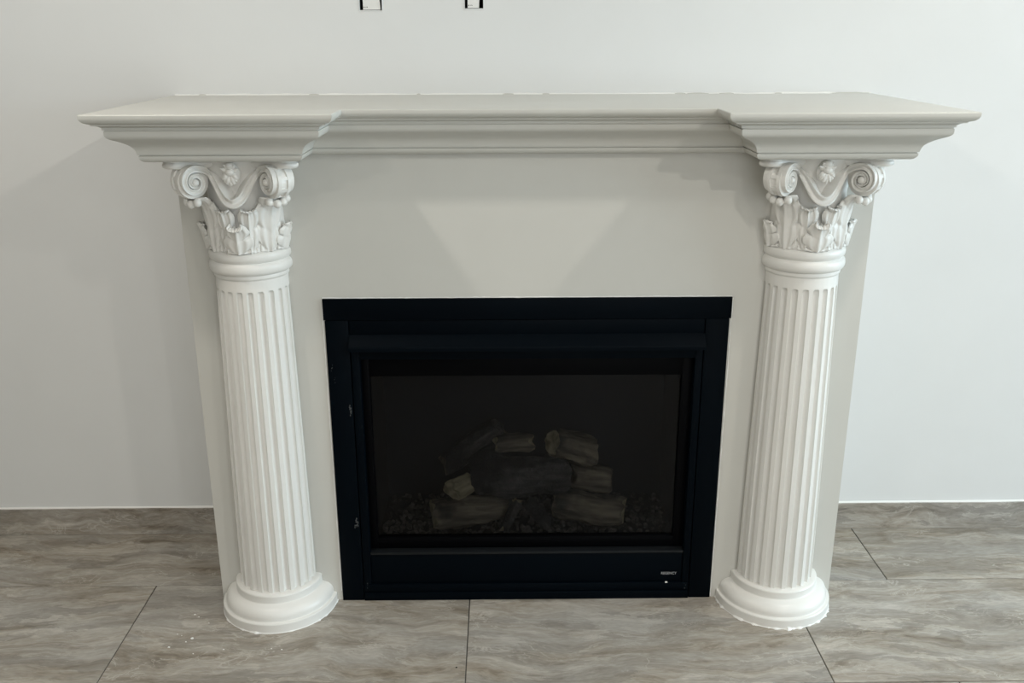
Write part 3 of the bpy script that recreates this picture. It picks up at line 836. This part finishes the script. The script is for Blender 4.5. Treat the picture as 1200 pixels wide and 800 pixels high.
log((0.085, -0.255, 0.228), (0.282, -0.285, 0.218), 0.050, 0.042, 'bark', 'thick tapered log low beside the split block', 7.8, 0.18, 0.92, 'cut')
log((0.140, -0.190, 0.286), (0.255, -0.185, 0.270), 0.046, 0.040, 'bark', 'brown log wedged between the split block and the tapered log', 11.2, 0.14, 0.95, 'bark')
log((-0.064, -0.330, 0.186), (-0.026, -0.300, 0.264), 0.014, 0.017, 'char', 'thin charred stick with a pale tip leaning on the pile', 8.6, 0.16, 1.0, 'cut')
log((0.064, -0.324, 0.194), (0.006, -0.300, 0.262), 0.021, 0.018, 'char', 'thick charred stick without a pale tip leaning on the pile', 9.9, 0.16, 1.0, 'char')
random.seed(11)
V, F = [], []
ico = bmesh.new(); bmesh.ops.create_icosphere(ico, subdivisions=1, radius=1.0)
iv = [v.co.copy() for v in ico.verts]; ifc = [tuple(v.index for v in f.verts) for f in ico.faces]; ico.free()
for _ in range(900):
    r = random.uniform(0.004, 0.010); x = random.uniform(-0.41, 0.41); yy = random.uniform(-0.328, -0.065); z = 0.151+r*0.5+random.random()*0.014+0.006*math.exp(-((x)/0.2)**2)
    R = Matrix.Rotation(random.random()*6.28, 3, 'Z') @ Matrix.Rotation(random.random()*6.28, 3, 'X'); k = len(V)
    for v in iv:
        w = R @ Vector((v.x*random.uniform(0.7, 1.3), v.y, v.z*random.uniform(0.6, 1.2)))*r; V.append((x+w.x, yy+w.y, max(0.1505, z+w.z)))
    F += [tuple(i+k for i in q) for q in ifc]
em = link('ember_bed', mesh('ember_bed', V, F, M['ember'], smooth=False))
tag(em, 'dark bed of loose grey ember chunks under the logs', 'embers', kind='stuff')

# ------------------------------------------------------------------ unfinished wall boxes above the mantel
def wall_box(h, left, right, label, slant):
    cx, cz = (h[0]+h[1])/2, (h[2]+h[3])/2; w2, h2 = (h[1]-h[0])/2-0.0004, (h[3]-h[2])/2-0.0004
    t = empty('outlet_box', (cx, 0.0, cz)); tag(t, label, 'outlet box')
    D = 0.055; k = 0.0015
    link('box', boxes('box', [(-w2, -w2+k, 0.006, D, -h2, h2), (w2-k, w2, 0.006, D, -h2, h2), (-w2+k, w2-k, 0.006, D, -h2, -h2+k), (-w2+k, w2-k, 0.006, D, h2-k, h2), (-w2, w2, D, D+k, -h2, h2)], M['dark_void']), t)
    # white device yoke, set a little askew so black gaps show at its sides
    a, b_ = -w2+left, w2-right
    V = [(a, 0.001, -h2+0.0008), (b_+slant, 0.001, -h2+0.0008), (b_-slant, 0.001, h2-0.004), (a, 0.001, h2-0.004)]
    V += [(x, 0.03, z) for x, y, z in V]
    me = mesh('yoke', V, [(0, 1, 2, 3), (7, 6, 5, 4), (0, 4, 5, 1), (1, 5, 6, 2), (2, 6, 7, 3), (3, 7, 4, 0)], M['plastic'], smooth=False)
    yk = link('yoke', me, t)
    for i, (sx, sr) in enumerate(((0.006, 0.0014), (0.011, 0.0009), (0.0145, 0.0011))):
        v, f = sphere_vf((0, 0, 0), sr, 10, 6); link('screw_hole', mesh('screw_hole', v, f, M['dark_void']), yk, (a+sx-0.003, 0.0005, -h2+0.0075))
    # ragged plaster rim
    V = []; n = 60
    per = [(-w2-0.001, -h2-0.001), (w2+0.001, -h2-0.001), (w2+0.001, h2+0.001), (-w2-0.001, h2+0.001)]
    for i in range(n):
        t_ = i/n*4; e = int(t_); f = t_-e; p, q = per[e], per[(e+1) % 4]; x = p[0]+(q[0]-p[0])*f; z = p[1]+(q[1]-p[1])*f
        l = 0.004+0.0015*noise.noise(Vector((x*200, z*200, 1))); s = 1+l/max(abs(x), abs(z), 0.02)
        V += [(x, -0.0004, z), (x*1.02, -0.0014, z*1.01), (x*s, -0.0004, z*s)]
    F = [(3*i+j, 3*((i+1) % n)+j, 3*((i+1) % n)+j+1, 3*i+j+1) for i in range(n) for j in range(2)]
    link('plaster_rim', mesh('plaster_rim', V, F, M['wall'], 60), t)
wall_box(H1, 0.0085, 0.0075, 'unfinished white wall box with wide black gaps, above the mantel, nearer the speckled tile side', 0.004)
wall_box(H2, 0.0075, 0.0090, 'narrower unfinished wall box with black gaps, above the middle of the mantel', -0.002)

# ------------------------------------------------------------------ paint chips on the floor
random.seed(3)
def chip(name, x, y, s, mat, label, cat, group=None):
    V = []
    n = 7
    for z in (0.0003, 0.0003+s*0.35):
        for j in range(n):
            a = 2*pi*j/n; r = s*random.uniform(0.6, 1.1)*(1 if z < 0.001 else 0.75); V.append((r*cos(a), r*sin(a)*0.8, z))
    F = [tuple(range(n)), tuple(range(n, 2*n))]+[(j, (j+1) % n, (j+1) % n+n, j+n) for j in range(n)]
    o = link(name, mesh(name, V, F, mat, smooth=False), None, (x, y, 0.0)); tag(o, label, cat, group)
CHIPS = [(-0.947, -0.603, 0.0042), (-0.898, -0.565, 0.0050), (-0.924, -0.456, 0.0030), (-0.909, -0.468, 0.0025), (-0.801, -0.614, 0.0028), (-0.676, -0.613, 0.0026),
         (-0.648, -0.617, 0.0034), (-0.943, -0.546, 0.0022), (-0.910, -0.580, 0.0028), (-0.873, -0.497, 0.0022), (-0.875, -0.631, 0.0024), (-0.930, -0.552, 0.0020)]
for cx_, cy_, s_ in CHIPS:
    chip('paint_chip', cx_, cy_, s_, M['caulk'], 'tiny white paint chip lying on the stone floor tile', 'paint chip', 'white paint chips on the floor')
chip('dirt_speck', -0.187, -0.697, 0.0032, M['dark_void'], 'tiny black speck of dirt on the floor tile in front of the fireplace', 'speck')
